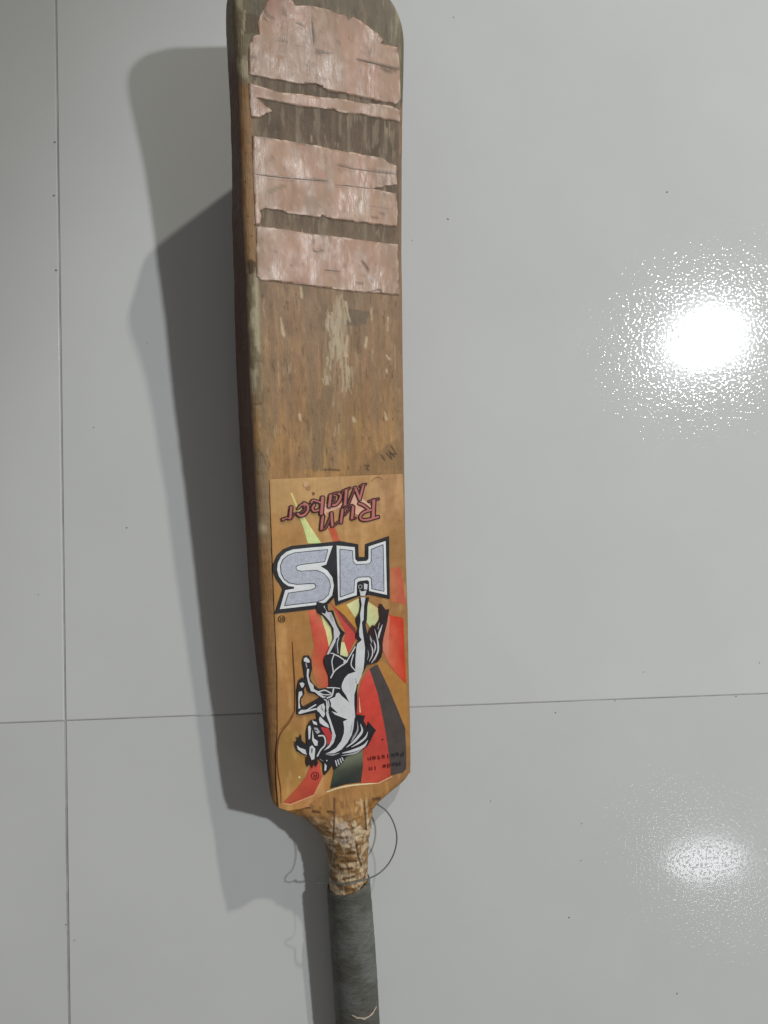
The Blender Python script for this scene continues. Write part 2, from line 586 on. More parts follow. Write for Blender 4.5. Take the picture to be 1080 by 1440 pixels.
# left rounded edge: golden where the tape has guarded it, scuffed grey elsewhere
LE = np.interp(V, [p[1] for p in EL], [p[0] for p in EL])
dl = U - LE
el = sstep(20, 11, dl + 5 * (fbm(Yg * 90, Xg * 20, 81) - 0.5))
gold = sstep(108, 130, V) * sstep(385, 365, V)
C = mix(C, np.array((136, 106, 75)) , el * gold)
C = mix(C, (126, 88, 56), 0.7 * el * gold * sstep(0.5, 0.66, fbm(Xg * 300, Yg * 60, 78)))
gr = sstep(125, 105, V) + sstep(362, 385, V) * sstep(600, 520, V)
C = mix(C, (114, 102, 80), 0.9 * el * np.clip(gr, 0, 1))
scf = sstep(0.46, 0.6, fbm(Xg * 330, Yg * 80, 83))
C = mix(C, (166, 156, 130), 0.75 * sstep(13, 6, np.abs(dl - 5)) * scf * np.clip(gr, 0, 1))
C = mix(C, (118, 100, 78), 0.8 * el * sstep(610, 650, V) * sstep(800, 740, V))
C = mix(C, (112, 82, 52), 0.75 * el * sstep(750, 800, V) * sstep(1130, 1100, V))
C = mix(C, (186, 170, 144), 0.6 * np.exp(-((V - 742) / 8.0) ** 2) * sstep(14, 6, dl))
C = mix(C, (70, 52, 36), 0.8 * inpoly(wu, V, [(349, 362), (360, 368), (360, 383), (350, 386)]))
C = mix(C, (92, 78, 62), 0.8 * inpoly(U, V, [(345, 17), (363, 22), (364, 46), (344, 48)]))
# knocks on the golden edge
for p in ((346, 215), (354, 216), (345, 256), (348, 304), (358, 317), (353, 332)):
    C = mix(C, (96, 66, 42), 0.8 * sstep(2.6, 1.0, np.hypot(U - p[0], (V - p[1]) * 1.3)))
# right edge
RE = np.interp(V, [p[1] for p in ER], [p[0] for p in ER])
er = sstep(9, 5, RE - U)
C = mix(C, (128, 100, 78), 0.7 * er * (V > 150) * (V < 1080))
C = mix(C, (92, 82, 66), 0.7 * er * (V <= 150))
# neck: golden varnish above, flaking pale glue below
nk = sstep(1142, 1160, V + 16 * (fbm(Xg * 260, Yg * 260, 91) - 0.5))
fl = fbm(Xg * 260, Yg * 200, 93, 4)
C = mix(C, (112, 76, 36), 0.6 * sstep(1118, 1128, V) * sstep(0.55, 0.62, fbm(Xg * 300, Yg * 130, 95)))
C = mix(C, (128, 100, 68), 0.8 * nk)
C = mix(C, (182, 164, 138), 0.85 * nk * sstep(0.40, 0.60, fl))
C = mix(C, (168, 152, 134), 0.9 * inpoly(wu, V + 6 * (fl - .5), [(474, 1160), (486, 1154), (494, 1166), (500, 1190), (490, 1192), (478, 1186)]))
C = mix(C, (104, 78, 52), 0.8 * nk * sstep(0.55, 0.66, fbm(Xg * 420, Yg * 460, 97, 4)))
C = mix(C, (186, 166, 132), 0.6 * inpoly(wu, wv, [(500, 1128), (516, 1126), (518, 1150), (512, 1200), (502, 1190), (498, 1150)]) * sstep(0.38, 0.5, fl))
for pts, wd in (([(470, 1123), (470, 1150), (469, 1180)], 1.3), ([(512, 1128), (514, 1150), (515, 1166)], 1.2), ([(480, 1211), (502, 1211)], 1.6), ([(489, 1200), (498, 1199)], 2.2),
                ([(501, 1188), (504, 1206), (508, 1216)], 1.4), ([(440, 1141), (449, 1142)], 1.6), ([(461, 1141), (468, 1142)], 1.6), ([(430, 1136), (436, 1136)], 1.2), ([(525, 1124), (533, 1123)], 2.2),
                ([(478, 1222), (496, 1221)], 1.3), ([(482, 1237), (500, 1232)], 1.2)):
    C = mix(C, (70, 46, 26), 0.8 * sstep(wd + 0.8, wd - 0.5, linedist(U, V, pts)))
# sides and back: rosier wood, its colour darkened to paint in shade, dirty at the toe
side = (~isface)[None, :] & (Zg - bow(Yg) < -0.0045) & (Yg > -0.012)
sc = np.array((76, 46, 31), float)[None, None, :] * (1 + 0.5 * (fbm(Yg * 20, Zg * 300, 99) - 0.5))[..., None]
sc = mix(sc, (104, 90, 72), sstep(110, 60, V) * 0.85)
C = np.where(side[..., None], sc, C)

nr = len(ss)
verts = np.stack([Xg, Yg, Zg], -1).reshape(-1, 3)
ii = np.arange(nr - 1)[:, None] * NS
jj = np.arange(NS)[None, :]
j2 = (jj + 1) % NS
quads = np.stack([ii + jj, ii + j2, ii + NS + j2, ii + NS + jj], -1).reshape(-1, 4)
me = bpy.data.meshes.new('blade')
fs = quads.tolist()
fs.append(list(range(NS - 1, -1, -1)))
fs.append([(nr - 1) * NS + q for q in range(NS)])
me.from_pydata(verts.tolist(), [], fs)
set_col(me, alb(np.clip(C, 0, 255)).reshape(-1, 3))
bat = empty('cricket_bat', BATM)
bat['label'] = 'worn wooden cricket bat lying face up on white floor tiles'
bat['category'] = 'cricket bat'
bm = bmesh.new(); bm.from_mesh(me); bmesh.ops.recalc_face_normals(bm, faces=bm.faces[:]); bm.to_mesh(me); bm.free()
blade = obj('blade', me, M_wood, bat)

# ------------------------------------------------------------------ grip: dark wrap round the handle, down past the frame
def ring_grip(s, grow=0.0):
    xl, xr = edge_x(np.array([s]))
    c, h = float(xl[0] + xr[0]) / 2, float(xr[0] - xl[0]) / 2
    return c, h + grow, float(hand_w(s)), 0.0158 + grow


G0 = loc((495, 1252), 0.006)[1]
NG = 56
gv, gc = [], []
gs = np.concatenate([np.linspace(0, 0.004, 4), np.arange(0.005, 0.245, 0.0015)])
ga = np.linspace(0, 2 * math.pi, NG, endpoint=False)
for i, q in enumerate(gs):
    for a in ga:
        tilt = 0.0035 * math.cos(a - 0.4) * max(0, 1 - q / 0.02)
        s = G0 + tilt - q
        lip = min(q / 0.002, 1.0)
        c, h, wz, hz = ring_grip(max(s, sL[0] + 0.002), 0.0)
        rr = 0.0006 + 0.0012 * math.sqrt(lip) + 0.0005 * (fbm(np.array([s * 420 + 3 * math.sin(a)]), np.array([a * 1.6]), 3)[0] - 0.5)
        if s < sL[0]:
            c += (s - sL[0]) * 0.0
        gv.append((c + (h + rr) * math.cos(a), s, float(hand_w(s)) + (hz + rr) * math.sin(a)))
gv = np.array(gv)
gq = []
for i in range(len(gs) - 1):
    for j in range(NG):
        k2 = (j + 1) % NG
        gq.append((i * NG + j, (i + 1) * NG + j, (i + 1) * NG + k2, i * NG + k2))
gq.append([(len(gs) - 1) * NG + q for q in range(NG)])
me = bpy.data.meshes.new('grip')
me.from_pydata(gv.tolist(), [], gq)
gu, gvv = pix(gv[:, 0], gv[:, 1], gv[:, 2])
gcol = np.tile(np.array((83, 82, 76), float), (len(gv), 1)) * (1 + 0.35 * (fbm(gu * 0.05, gvv * 0.16, 7) - 0.5))[:, None]
gcol = mix(gcol, (104, 106, 103), 0.6 * sstep(0.45, 0.6, fbm(gu * 0.04, gvv * 0.03, 8)))
set_col(me, alb(np.clip(gcol, 0, 255)))
grip = obj('grip', me, M_grip, bat)


tear = [((493, 1423.5), 0), ((498, 1425), 1), ((502, 1424), 0), ((507, 1424.5), 1), ((513, 1421), 0), ((519, 1417.5), 1), ((526, 1411), 0)]
tv, tf = [], []
for q, (p, k_) in enumerate(tear):
    for d_ in (-1.0, 1.0):
        x_, y_ = loc((p[0], p[1] + d_ * (1.6 if k_ else 0.9)), 0.012)
        c, h_, wz, hz = ring_grip(max(y_, sL[0] + 0.002))
        u_ = max(-0.98, min(0.98, (x_ - c) / (h_ + 0.002)))
        tv.append((c + (h_ + 0.0024) * u_, y_, float(hand_w(y_)) + (hz + 0.0024) * math.sqrt(1 - u_ * u_)))
for q in range(len(tear) - 1):
    tf.append((2 * q, 2 * q + 1, 2 * q + 3, 2 * q + 2))
me = bpy.data.meshes.new('torn_edge')
me.from_pydata(tv, [], tf)
set_col(me, np.tile(alb((176, 160, 146)), (len(tv), 1)))
obj('torn_edge', me, M_grip, grip)


# tubes -------------------------------------------------------------------------------------------------
def tube_mesh(name, pts, rad, ring=8):
    pts = np.array(pts, float)
    # resample with Catmull-Rom
    P = np.concatenate([[2 * pts[0] - pts[1]], pts, [2 * pts[-1] - pts[-2]]])
    out = []
    for i in range(1, len(P) - 2):
        for t in np.linspace(0, 1, 10, endpoint=False):
            a, b_, c, d = P[i - 1], P[i], P[i + 1], P[i + 2]
            out.append(0.5 * (2 * b_ + (c - a) * t + (2 * a - 5 * b_ + 4 * c - d) * t * t + (3 * b_ - a - 3 * c + d) * t ** 3))
    out.append(pts[-1])
    out = np.array(out)
    tg = np.gradient(out, axis=0)
    tg /= np.linalg.norm(tg, axis=1)[:, None] + 1e-12
    vs, fs = [], []
    ref = np.array([0.13, 0.21, 1.0])
    for p, t in zip(out, tg):
        s1 = np.cross(t, ref); s1 /= np.linalg.norm(s1)
        s2 = np.cross(t, s1)
        for k in range(ring):
            a = 2 * math.pi * k / ring
            vs.append(p + rad * (math.cos(a) * s1 + math.sin(a) * s2))
    for i in range(len(out) - 1):
        for k in range(ring):
            k2 = (k + 1) % ring
            fs.append((i * ring + k, i * ring + k2, (i + 1) * ring + k2, (i + 1) * ring + k))
    fs.append(list(range(ring))[::-1]); fs.append([(len(out) - 1) * ring + k for k in range(ring)])
    m = bpy.data.meshes.new(name)
    m.from_pydata([tuple(v) for v in vs], [], fs)
    return m


def bat_local(px, z):
    """photo point at a height z above the floor -> bat coordinates"""
    return FR @ (floor_pt(px, z) - ORG)


thread_pts = [((524, 1122), .020), (( 531, 1131), .0165), ((543, 1140), .0165), ((553, 1156), .017), ((558, 1176), .019), ((555, 1197), .021), ((546, 1215), .024),
              ((533, 1228), .028), ((519, 1235), .033), ((505, 1239.5), .0385), ((490, 1243), .0405), ((476, 1243), .0385), ((466, 1240), .033)]
obj('loose_thread', tube_mesh('loose_thread', [bat_local(p, z) for p, z in thread_pts], 0.00055), M_thread, bat)
th2 = [((466, 1240), .033), ((455, 1243), .031), ((446, 1241), .030), ((450, 1233), .031), ((462, 1224), .033), ((468, 1205), .034), ((466, 1186), .034), ((457, 1170), .034), ((446, 1160), .036)]
obj('loose_thread', tube_mesh('loose_thread', [bat_local(p, z) for p, z in th2], 0.00032), M_thread, bat)


# ------------------------------------------------------------------ flat pieces cut from outlines
class Flat:
    """polygons and strokes laid on the bat's face in thin layers; one mesh"""
    def __init__(self, base, step=0.00001):
        self.v, self.f, self.c, self.mi = [], [], [], []
        self.z, self.step = base, step

    def poly(self, pts, col, mi=0, org=(0, 0, 1)):
        ox, oy, k = org
        px = [(ox + x / k, oy + y / k) for x, y in pts]
        L = [loc(p, self.z) for p in px]
        tri = tessellate_polygon([[Vector((x, y, 0)) for x, y in L]])
        b0 = len(self.v)
        cs = col if isinstance(col[0], (tuple, list)) else [col] * len(L)
        for (x, y), c in zip(L, cs):
            self.v.append((x, y, self.z + float(bow(y))))
            self.c.append(alb(c))
        for t in tri:
            a, b_, c = [b0 + q for q in t]
            A, B_, C_ = (np.array(self.v[q][:2]) for q in (a, b_, c))
            cr = (B_[0] - A[0]) * (C_[1] - A[1]) - (B_[1] - A[1]) * (C_[0] - A[0])
            self.f.append((a, b_, c) if cr > 0 else (a, c, b_)); self.mi.append(mi)
        self.z += self.step
        return self

    def stroke(self, pts, w, col, mi=0, org=(0, 0, 1), taper=None, cap=True):
        ox, oy, k = org
        P = np.array([(ox + x / k, oy + y / k) for x, y in pts], float)
        w = w / k
        if len(P) > 2:      # smooth
            Q = np.concatenate([[2 * P[0] - P[1]], P, [2 * P[-1] - P[-2]]])
            out = []
            for i in range(1, len(Q) - 2):
                for t in np.linspace(0, 1, 5, endpoint=False):
                    a, b_, c, d = Q[i - 1], Q[i], Q[i + 1], Q[i + 2]
                    out.append(0.5 * (2 * b_ + (c - a) * t + (2 * a - 5 * b_ + 4 * c - d) * t * t + (3 * b_ - a - 3 * c + d) * t ** 3))
            out.append(P[-1]); P = np.array(out)
        n = len(P)
        tg = np.gradient(P, axis=0); tg /= np.linalg.norm(tg, axis=1)[:, None] + 1e-9
        nn = np.stack([-tg[:, 1], tg[:, 0]], 1)
        hw = np.full(n, w / 2)
        if taper:
            x = np.linspace(0, 1, n)
            hw = hw * np.interp(x, np.linspace(0, 1, len(taper)), taper)
        L = [tuple(p + q * h) for p, q, h in zip(P, nn, hw)]
        R = [tuple(p - q * h) for p, q, h in zip(P, nn, hw)]
        rows = list(zip(L, R))
        if cap and not taper:
            def capr(p, t, nrm, h):
                r = []
                for a in (60, 30):
                    a = math.radians(a)
                    r.append((tuple(p + t * h * math.sin(a) + nrm * h * math.cos(a)), tuple(p + t * h * math.sin(a) - nrm * h * math.cos(a))))
                return r
            rows = capr(P[0], -tg[0], nn[0], hw[0]) + rows + capr(P[-1], tg[-1], nn[-1], hw[-1])[::-1]
        b0 = len(self.v)
        for l, r in rows:
            for p in (l, r):
                x, y = loc(p, self.z)
                self.v.append((x, y, self.z + float(bow(y)))); self.c.append(alb(col))
        for i in range(len(rows) - 1):
            a = b0 + 2 * i
            A, B_, C_ = (np.array(self.v[q][:2]) for q in (a, a + 1, a + 2))
            cr = (B_[0] - A[0]) * (C_[1] - A[1]) - (B_[1] - A[1]) * (C_[0] - A[0])
            self.f.append((a, a + 1, a + 3, a + 2) if cr > 0 else (a, a + 2, a + 3, a + 1)); self.mi.append(mi)
        self.z += self.step
        return self

    def disc(self, c, r, col, mi=0, org=(0, 0, 1), n=14):
        return self.poly([(c[0] + r * math.cos(2 * math.pi * i / n), c[1] + r * math.sin(2 * math.pi * i / n)) for i in range(n)], col, mi, org)

    def ring(self, c, r, w, col, mi=0, org=(0, 0, 1)):
        return self.stroke([(c[0] + r * math.cos(2 * math.pi * i / 16), c[1] + r * math.sin(2 * math.pi * i / 16)) for i in range(17)], w, col, mi, org, cap=False)

    def build(self, name, mats, parent):
        me = bpy.data.meshes.new(name)
        me.from_pydata(self.v, [], self.f)
        set_col(me, np.array(self.c))
        o = obj(name, me, mats, parent, False)
        if isinstance(mats, (list, tuple)):
            me.polygons.foreach_set('material_index', self.mi)
        return o


def jag(pts, amp, seed, every=5.0):
    """outline with small tears between the traced points"""
    r = random.Random(seed)
    out = []
    n = len(pts)
    for i in range(n):
        x0, y0 = pts[i]; x1, y1 = pts[(i + 1) % n]
        L = math.hypot(x1 - x0, y1 - y0)
        m = max(1, int(L / every))
        for k in range(m):
            t = k / m
            j = amp if k else 0
            out.append((x0 + (x1 - x0) * t + r.uniform(-j, j) * 0.5, y0 + (y1 - y0) * t + r.uniform(-j, j)))
    return out


# ------------------------------------------------------------------ pink tape strips on the toe
def tape(name, outline, seed, cracks, label=None, amp=0.7):
    pts = [loc(p, 0.0004) for p in jag(outline, amp, seed)]
    bm = bmesh.new()
    vs = [bm.verts.new((x, y, 0)) for x, y in pts]
    f = bm.faces.new(vs)
    if f.normal.z < 0 or f.calc_area() and sum(pts[i][0] * pts[(i + 1) % len(pts)][1] - pts[(i + 1) % len(pts)][0] * pts[i][1] for i in range(len(pts))) < 0:
        f.normal_flip()
    xs = [p[0] for p in pts]; ys = [p[1] for p in pts]
    for lo, hi, nrm in ((min(xs), max(xs), (1, 0, 0)), (min(ys), max(ys), (0, 1, 0))):
        q = lo + 0.0016
        while q < hi:
            co = (q, 0, 0) if nrm[0] else (0, q, 0)
            bmesh.ops.bisect_plane(bm, geom=bm.verts[:] + bm.edges[:] + bm.faces[:], plane_co=co, plane_no=nrm, dist=1e-7)
            q += 0.0016
    bound = [e for e in bm.edges if len(e.link_faces) == 1]
    bv = {v for e in bound for v in e.verts}
    ext = bmesh.ops.extrude_edge_only(bm, edges=bound)
    low = [g_ for g_ in ext['geom'] if isinstance(g_, bmesh.types.BMVert)]
    lows = set(low)
    X = np.array([(v.co.x, v.co.y) for v in bm.verts])
    base = 0.00045 + 0.0005 * (fbm(X[:, 0] * 90, X[:, 1] * 50, seed + 3) - 0.45) + 0.0002 * np.maximum(fbm(X[:, 0] * 260, X[:, 1] * 120, seed + 5) - 0.55, 0) * 4
    for v, z in zip(bm.verts, base):
        hw = 0.052
        v.co.z = float(bow(v.co.y)) + (-0.0014 if v in lows else max(z, 0.00025)) - 0.0006 * (v.co.x / hw) ** 2
    m = bpy.data.meshes.new(name)
    bm.to_mesh(m); bm.free()
    n = len(m.vertices)
    co = np.zeros(n * 3); m.vertices.foreach_get('co', co); co = co.reshape(-1, 3)
    u, v = pix(co[:, 0], co[:, 1], co[:, 2])
    c = np.tile(np.array((153, 123, 103), float), (n, 1))
    c *= (1 + 0.2 * (fbm(co[:, 0] * 90, co[:, 1] * 50, seed + 11) - 0.5) + 0.2 * (fbm(co[:, 0] * 400, co[:, 1] * 40, seed + 12) - 0.5))[:, None]
    c = mix(c, (166, 126, 108), 0.4 * sstep(0.45, 0.65, fbm(co[:, 0] * 60, co[:, 1] * 35, seed + 13)))
    c = mix(c, (148, 128, 110), 0.4 * sstep(0.45, 0.68, fbm(co[:, 0] * 120, co[:, 1] * 25, seed + 14)))
    c = mix(c, (186, 166, 152), 0.35 * sstep(0.56, 0.72, fbm(co[:, 0] * 300, co[:, 1] * 160, seed + 15)))
    c = mix(c, (120, 96, 80), 0.6 * sstep(0.74, 0.80, fbm(co[:, 0] * 260, co[:, 1] * 220, seed + 16)))
    for pts_, wd, col in cracks:
        c = mix(c, col, 0.75 * sstep(wd + 0.6, wd - 0.6, linedist(u, v, pts_)))
    o_u = np.array([p[0] for p in outline] + [outline[0][0]]); o_v = np.array([p[1] for p in outline] + [outline[0][1]])
    ed = linedist(u, v, list(zip(o_u, o_v)))
    c = mix(c, (140, 100, 84), 0.6 * sstep(26, 2, v) * sstep(420, 408, u))
    rim = sstep(3.2, 0.6, ed)
    en = fbm(co[:, 0] * 240, co[:, 1] * 160, seed + 21)
    c = mix(c, (198, 178, 164), 0.7 * rim * sstep(0.5, 0.62, en))  # highlights of the curled edge painted into the colour
    c = mix(c, (112, 90, 74), 0.7 * rim * sstep(0.5, 0.38, en))
    set_col(m, alb(np.clip(c, 0, 255)))
    o = obj(name, m, M_tape, bat)
    if label:
        o['label'] = label
    # fine slits, cut as dark hairlines
    fl = Flat(0.0013)
    for pts_, wd, col in cracks:
        if len(pts_) > 1 and wd <= 1.3:
            fl.stroke(pts_, wd * 1.0, (84, 64, 50), taper=[0.4, 1, 0.8, 0.9, 0.3])
    if fl.f:
        fl.build('crack', M_print, o)
    return o


DKB = (104, 84, 68)
tape('tape_strip', [(350, 103), (350, 84), (351, 62), (356, 50), (365, 48), (363, 34), (367, 20), (374, 6), (379, -6), (386, -12), (398, -14), (409, -10), (411, 1), (416, 8), (436, 8), (450, 11),
                    (462, 14), (470, 17), (478, 21), (484, 20), (491, 27), (497, 24), (505, 28), (514, 34), (521, 40), (530, 46), (541, 56), (536, 61), (545, 63), (560, 66), (562, 88),
                    (563, 110), (564, 138), (558, 146), (540, 143), (520, 139), (500, 134), (480, 130), (463, 128), (452, 122), (446, 118), (438, 117), (420, 118), (400, 113), (385, 111), (365, 107)], 11,
     [([(503, 83), (530, 89), (562, 97)], 1.1, DKB), ([(537, 95), (545, 100), (556, 99)], 2.6, DKB), ([(388, 56), (402, 58)], 1.0, DKB), ([(416, 63), (428, 65)], 1.1, DKB), ([(446, 72), (455, 73)], 3.4, DKB),
      ([(450, 74), (470, 74)], 1.0, DKB), ([(372, 9), (376, 20), (385, 25)], 1.2, DKB), ([(352, 78), (360, 80)], 1.2, DKB), ([(428, 92), (433, 91)], 1.4, DKB), ([(418, 32), (426, 35)], 1.2, DKB), ([(440, 22), (441, 40), (443, 62)], 1.0, DKB),
      ([(398, 2), (400, 22)], 2.2, DKB)], 'wide crumpled pink tape strip torn along its top edge')
tape('tape_strip', [(350, 116), (365, 121), (395, 130), (420, 132), (440, 135), (452, 137), (480, 139), (510, 145), (535, 146), (550, 149), (564, 155), (563, 171), (535, 166), (510, 161), (480, 158),
                    (465, 153), (450, 152), (430, 151), (400, 144), (378, 140), (361, 137), (367, 141), (372, 147), (383, 156), (373, 160), (364, 165), (354, 165), (352, 150)], 23, [], 'narrow pink tape strip with a torn flag at its left end', 0.4)
tape('tape_strip', [(355, 190), (380, 194), (410, 199), (440, 204), (460, 208), (490, 214), (520, 219), (538, 222), (546, 228), (558, 233), (559, 259), (540, 262.5), (524, 265), (540, 268.5), (558, 271),
                    (560, 300), (558, 318), (540, 317), (510, 313), (495, 311), (480, 309), (460, 306), (453, 302), (449, 306), (430, 303), (405, 300), (397, 296), (390, 294), (382, 295), (375, 293), (366, 296), (368, 305), (365, 316),
                    (360, 316), (358.5, 290), (357, 250), (356, 220)], 37,
     [([(357, 242.5), (375, 246), (400, 249), (430, 252), (462, 254)], 1.2, DKB), ([(472, 259), (500, 262), (526, 265)], 0.9, DKB), ([(475, 232), (500, 237), (530, 241), (558, 244)], 0.9, DKB),
      ([(379, 270), (390, 264), (400, 262)], 2.2, (122, 104, 76)), ([(525, 306), (531, 306)], 2.6, (116, 82, 54)), ([(536, 300), (540, 301)], 1.8, DKB), ([(480, 284), (486, 285)], 1.5, DKB),
      ([(362, 272), (363, 274)], 1.2, DKB), ([(540, 250), (542, 256)], 2.2, (130, 108, 100)), ([(521, 289), (552, 294)], 0.8, (150, 124, 110)), ([(438, 232), (456, 248)], 4, (158, 118, 100))], 'broad pink tape strip split by thin cracks')
tape('tape_strip', [(361, 318.5), (367, 318), (375, 319.5), (405, 323), (430, 328), (460, 331), (490, 335), (520, 339), (545, 342), (560, 343.5), (561, 380), (562, 415), (545, 414), (525, 412), (500, 410),
                    (480, 408), (460, 405), (430, 401), (400, 397), (380, 395), (368, 394), (361, 388), (360.5, 366), (361, 340)], 53,
     [([(441, 351), (446, 354), (454, 352)], 1.1, DKB), ([(457, 379), (465, 380), (480, 381)], 1.1, DKB), ([(509, 366), (515, 373), (520, 380)], 1.3, (130, 106, 92)), ([(526, 388), (527, 394)], 1.6, DKB), ([(501, 398), (510, 398)], 1.4, DKB),
      ([(409, 373), (411, 373)], 1.3, DKB), ([(523, 409), (535, 407), (538, 412)], 1.0, DKB)], 'lowest pink tape strip with a straight bottom edge')

# ------------------------------------------------------------------ sticker
st_outline = [(379, 674), (440, 671.5), (500, 669), (563, 666.5), (566.5, 667), (568, 720), (570, 780), (571.5, 840), (573, 900), (574.5, 960), (575.5, 1010), (577, 1060), (577, 1086), (566, 1097), (551, 1107),
              (535, 1114), (520, 1117.5), (495, 1119), (470, 1123), (448, 1130), (424, 1137), (405, 1140), (392, 1136), (389, 1100), (388, 1060), (390.5, 1030), (390, 950), (386, 860), (382, 750)]
anchors = [((398, 692), (168, 130, 80)), ((440, 682), (174, 136, 86)), ((500, 690), (166, 126, 80)), ((542, 702), (154, 114, 76)), ((562, 690), (160, 120, 80)), ((395, 760), (160, 117, 66)), ((520, 745), (166, 124, 74)),
           ((560, 770), (148, 108, 64)), ((392, 850), (158, 114, 62)), ((560, 855), (150, 106, 62)), ((402, 930), (158, 112, 62)), ((566, 960), (146, 106, 62)), ((407, 985), (154, 110, 62)), ((405, 1052), (136, 102, 50)),
           ((425, 1000), (150, 108, 64)), ((430, 1060), (142, 106, 52)), ((398, 1115), (160, 116, 62)), ((420, 1095), (152, 112, 58)), ((440, 1128), (166, 114, 70)), ((480, 1114), (160, 112, 60)), ((560, 1020), (154, 112, 62)),
           ((572, 1085), (136, 98, 60)), ((540, 1108), (148, 104, 64))]


def sheet(name, outline, z):
    pts = [loc(p, z) for p in outline]
    bm = bmesh.new()
    f = bm.faces.new([bm.verts.new((x, y, 0)) for x, y in pts])
    f.normal_update()
    if f.normal.z < 0:
        f.normal_flip()
    xs = [p[0] for p in pts]; ys = [p[1] for p in pts]
    for lo, hi, nrm in ((min(xs), max(xs), (1, 0, 0)), (min(ys), max(ys), (0, 1, 0))):
        q = lo + 0.002
        while q < hi:
            bmesh.ops.bisect_plane(bm, geom=bm.verts[:] + bm.edges[:] + bm.faces[:], plane_co=(q, q, 0), plane_no=nrm, dist=1e-7)
            q += 0.002
    for v in bm.verts:
        v.co.z = z + float(bow(v.co.y))
    m = bpy.data.meshes.new(name)
    bm.to_mesh(m); bm.free()
    return m


me = sheet('sticker', st_outline, 0.00035)
co = np.zeros(len(me.vertices) * 3); me.vertices.foreach_get('co', co); co = co.reshape(-1, 3)
u, v = pix(co[:, 0], co[:, 1], co[:, 2])
num, den = np.zeros((len(u), 3)), np.zeros(len(u))
for (au, av), ac in anchors:
    w_ = 1.0 / ((u - au) ** 2 + (v - av) ** 2 + 60.0) ** 1.5
    num += w_[:, None] * np.array(ac, float); den += w_
c = num / den[:, None]
c *= (1 + 0.10 * (fbm(co[:, 0] * 60, co[:, 1] * 40, 301) - 0.5) + 0.08 * (fbm(co[:, 0] * 300, co[:, 1] * 60, 303) - 0.5))[:, None]
c = mix(c, (196, 158, 108), 0.35 * sstep(0.62, 0.72, fbm(co[:, 0] * 140, co[:, 1] * 30, 305)))
c = mix(c, (126, 90, 54), 0.25 * sstep(6, 0, np.abs(u - np.interp(v, [674, 750, 860, 950, 1030, 1060, 1130], [379, 382, 386, 390, 391, 389, 392]))))
set_col(me, alb(np.clip(c * 1.03, 0, 255)))
sticker = obj('sticker', me, M_print, bat)
sticker['label'] = 'printed orange sticker with silver letters and a leaping horse'

Z = 0.00039
A = (450, 840, 9.82)
B = (400, 920, 9.82)
Cc = (410, 1000, 8.31)
K1 = (340, 740, 7.2)
K2 = (450, 740, 7.2)
RED, SAL, YEL, DKR = (188, 62, 50), (196, 92, 72), (204, 200, 142), (112, 34, 34)
class Rays:
    def __init__(self, z):
        self.z = z

    def _one(self, kind, name, *a, **k):
        f_ = Flat(self.z)
        getattr(f_, kind)(*a, **k)
        self.z = f_.z
        f_.build(name, M_print, sticker)

    def poly(self, *a, **k):
        self._one('poly', 'ray', *a, **k)

    def stroke(self, *a, **k):
        self._one('stroke', 'border_line', *a, **k)

    def disc(self, *a, **k):
        self._one('disc', 'stain', *a, **k)


sb = Rays(Z)
sb.poly([(408.5, 693), (411, 693.5), (419, 712), (436, 740), (452, 764), (433, 764), (426, 740), (416, 713)], [(206, 188, 112), (206, 188, 112), (206, 192, 120), (206, 206, 140), (190, 204, 140), (186, 200, 134), (178, 196, 130), (190, 190, 120)])
sb.poly([(461, 742), (471, 741), (479, 763), (469, 763)], (184, 84, 56))
sb.poly([(0, 200), (60, 230), (175, 440), (185, 560), (150, 660), (110, 720), (90, 560), (60, 420)], YEL, 0, A)
sb.poly([(200, 130), (365, 100), (500, 300), (490, 430), (340, 250)], (176, 128, 58), 0, A)
sb.poly([(365, 100), (540, 10), (555, 200), (500, 300)], (200, 200, 148), 0, A)
sb.poly([(665, 60), (800, 150), (825, 170), (835, 280), (770, 360), (700, 430), (630, 320), (640, 200)], [(206, 200, 146), (206, 190, 132), (206, 184, 130), (200, 190, 140), (196, 200, 148), (190, 198, 146), (186, 196, 144), (190, 198, 146)], 0, A)
sb.poly([(280, 620), (340, 620), (395, 800), (400, 830), (280, 800)], (206, 204, 152), 0, A)
sb.poly([(135, 50), (200, 130), (340, 250), (490, 430), (505, 560), (390, 790), (330, 600), (350, 480), (210, 190)], (186, 66, 60), 0, A)
sb.poly([(200, 130), (340, 250), (490, 430), (495, 520), (440, 450), (330, 330)], (118, 56, 46), 0, A)
k5 = (360, 820, 4.5)
sb.poly([(330, 170), (385, 170), (440, 300), (470, 440), (440, 480), (460, 560), (470, 640), (440, 670), (390, 650), (360, 580), (350, 480), (370, 400), (345, 260)],
        [SAL, (200, 110, 78), (196, 90, 70), RED, RED, (190, 82, 62), (186, 76, 56), (186, 80, 58), (178, 100, 66), (178, 110, 66), (178, 96, 62), (188, 80, 60), (190, 74, 58)], 0, k5)
sb.poly([(548, 800), (563, 797), (571, 850), (549, 846)], [(178, 108, 70), (188, 80, 62), (182, 84, 66), (176, 104, 68)])
sb.poly([(544, 864), (567, 869), (571, 962), (551, 940), (541, 922)], [(190, 70, 44), (188, 44, 24), (190, 50, 26), (192, 66, 40), (194, 108, 80)])
sb.poly([(541, 866), (548, 866), (546, 925), (538, 915)], (194, 116, 92))
sb.poly([(526, 930), (539, 930), (571, 962), (573, 1030)], (166, 116, 58))
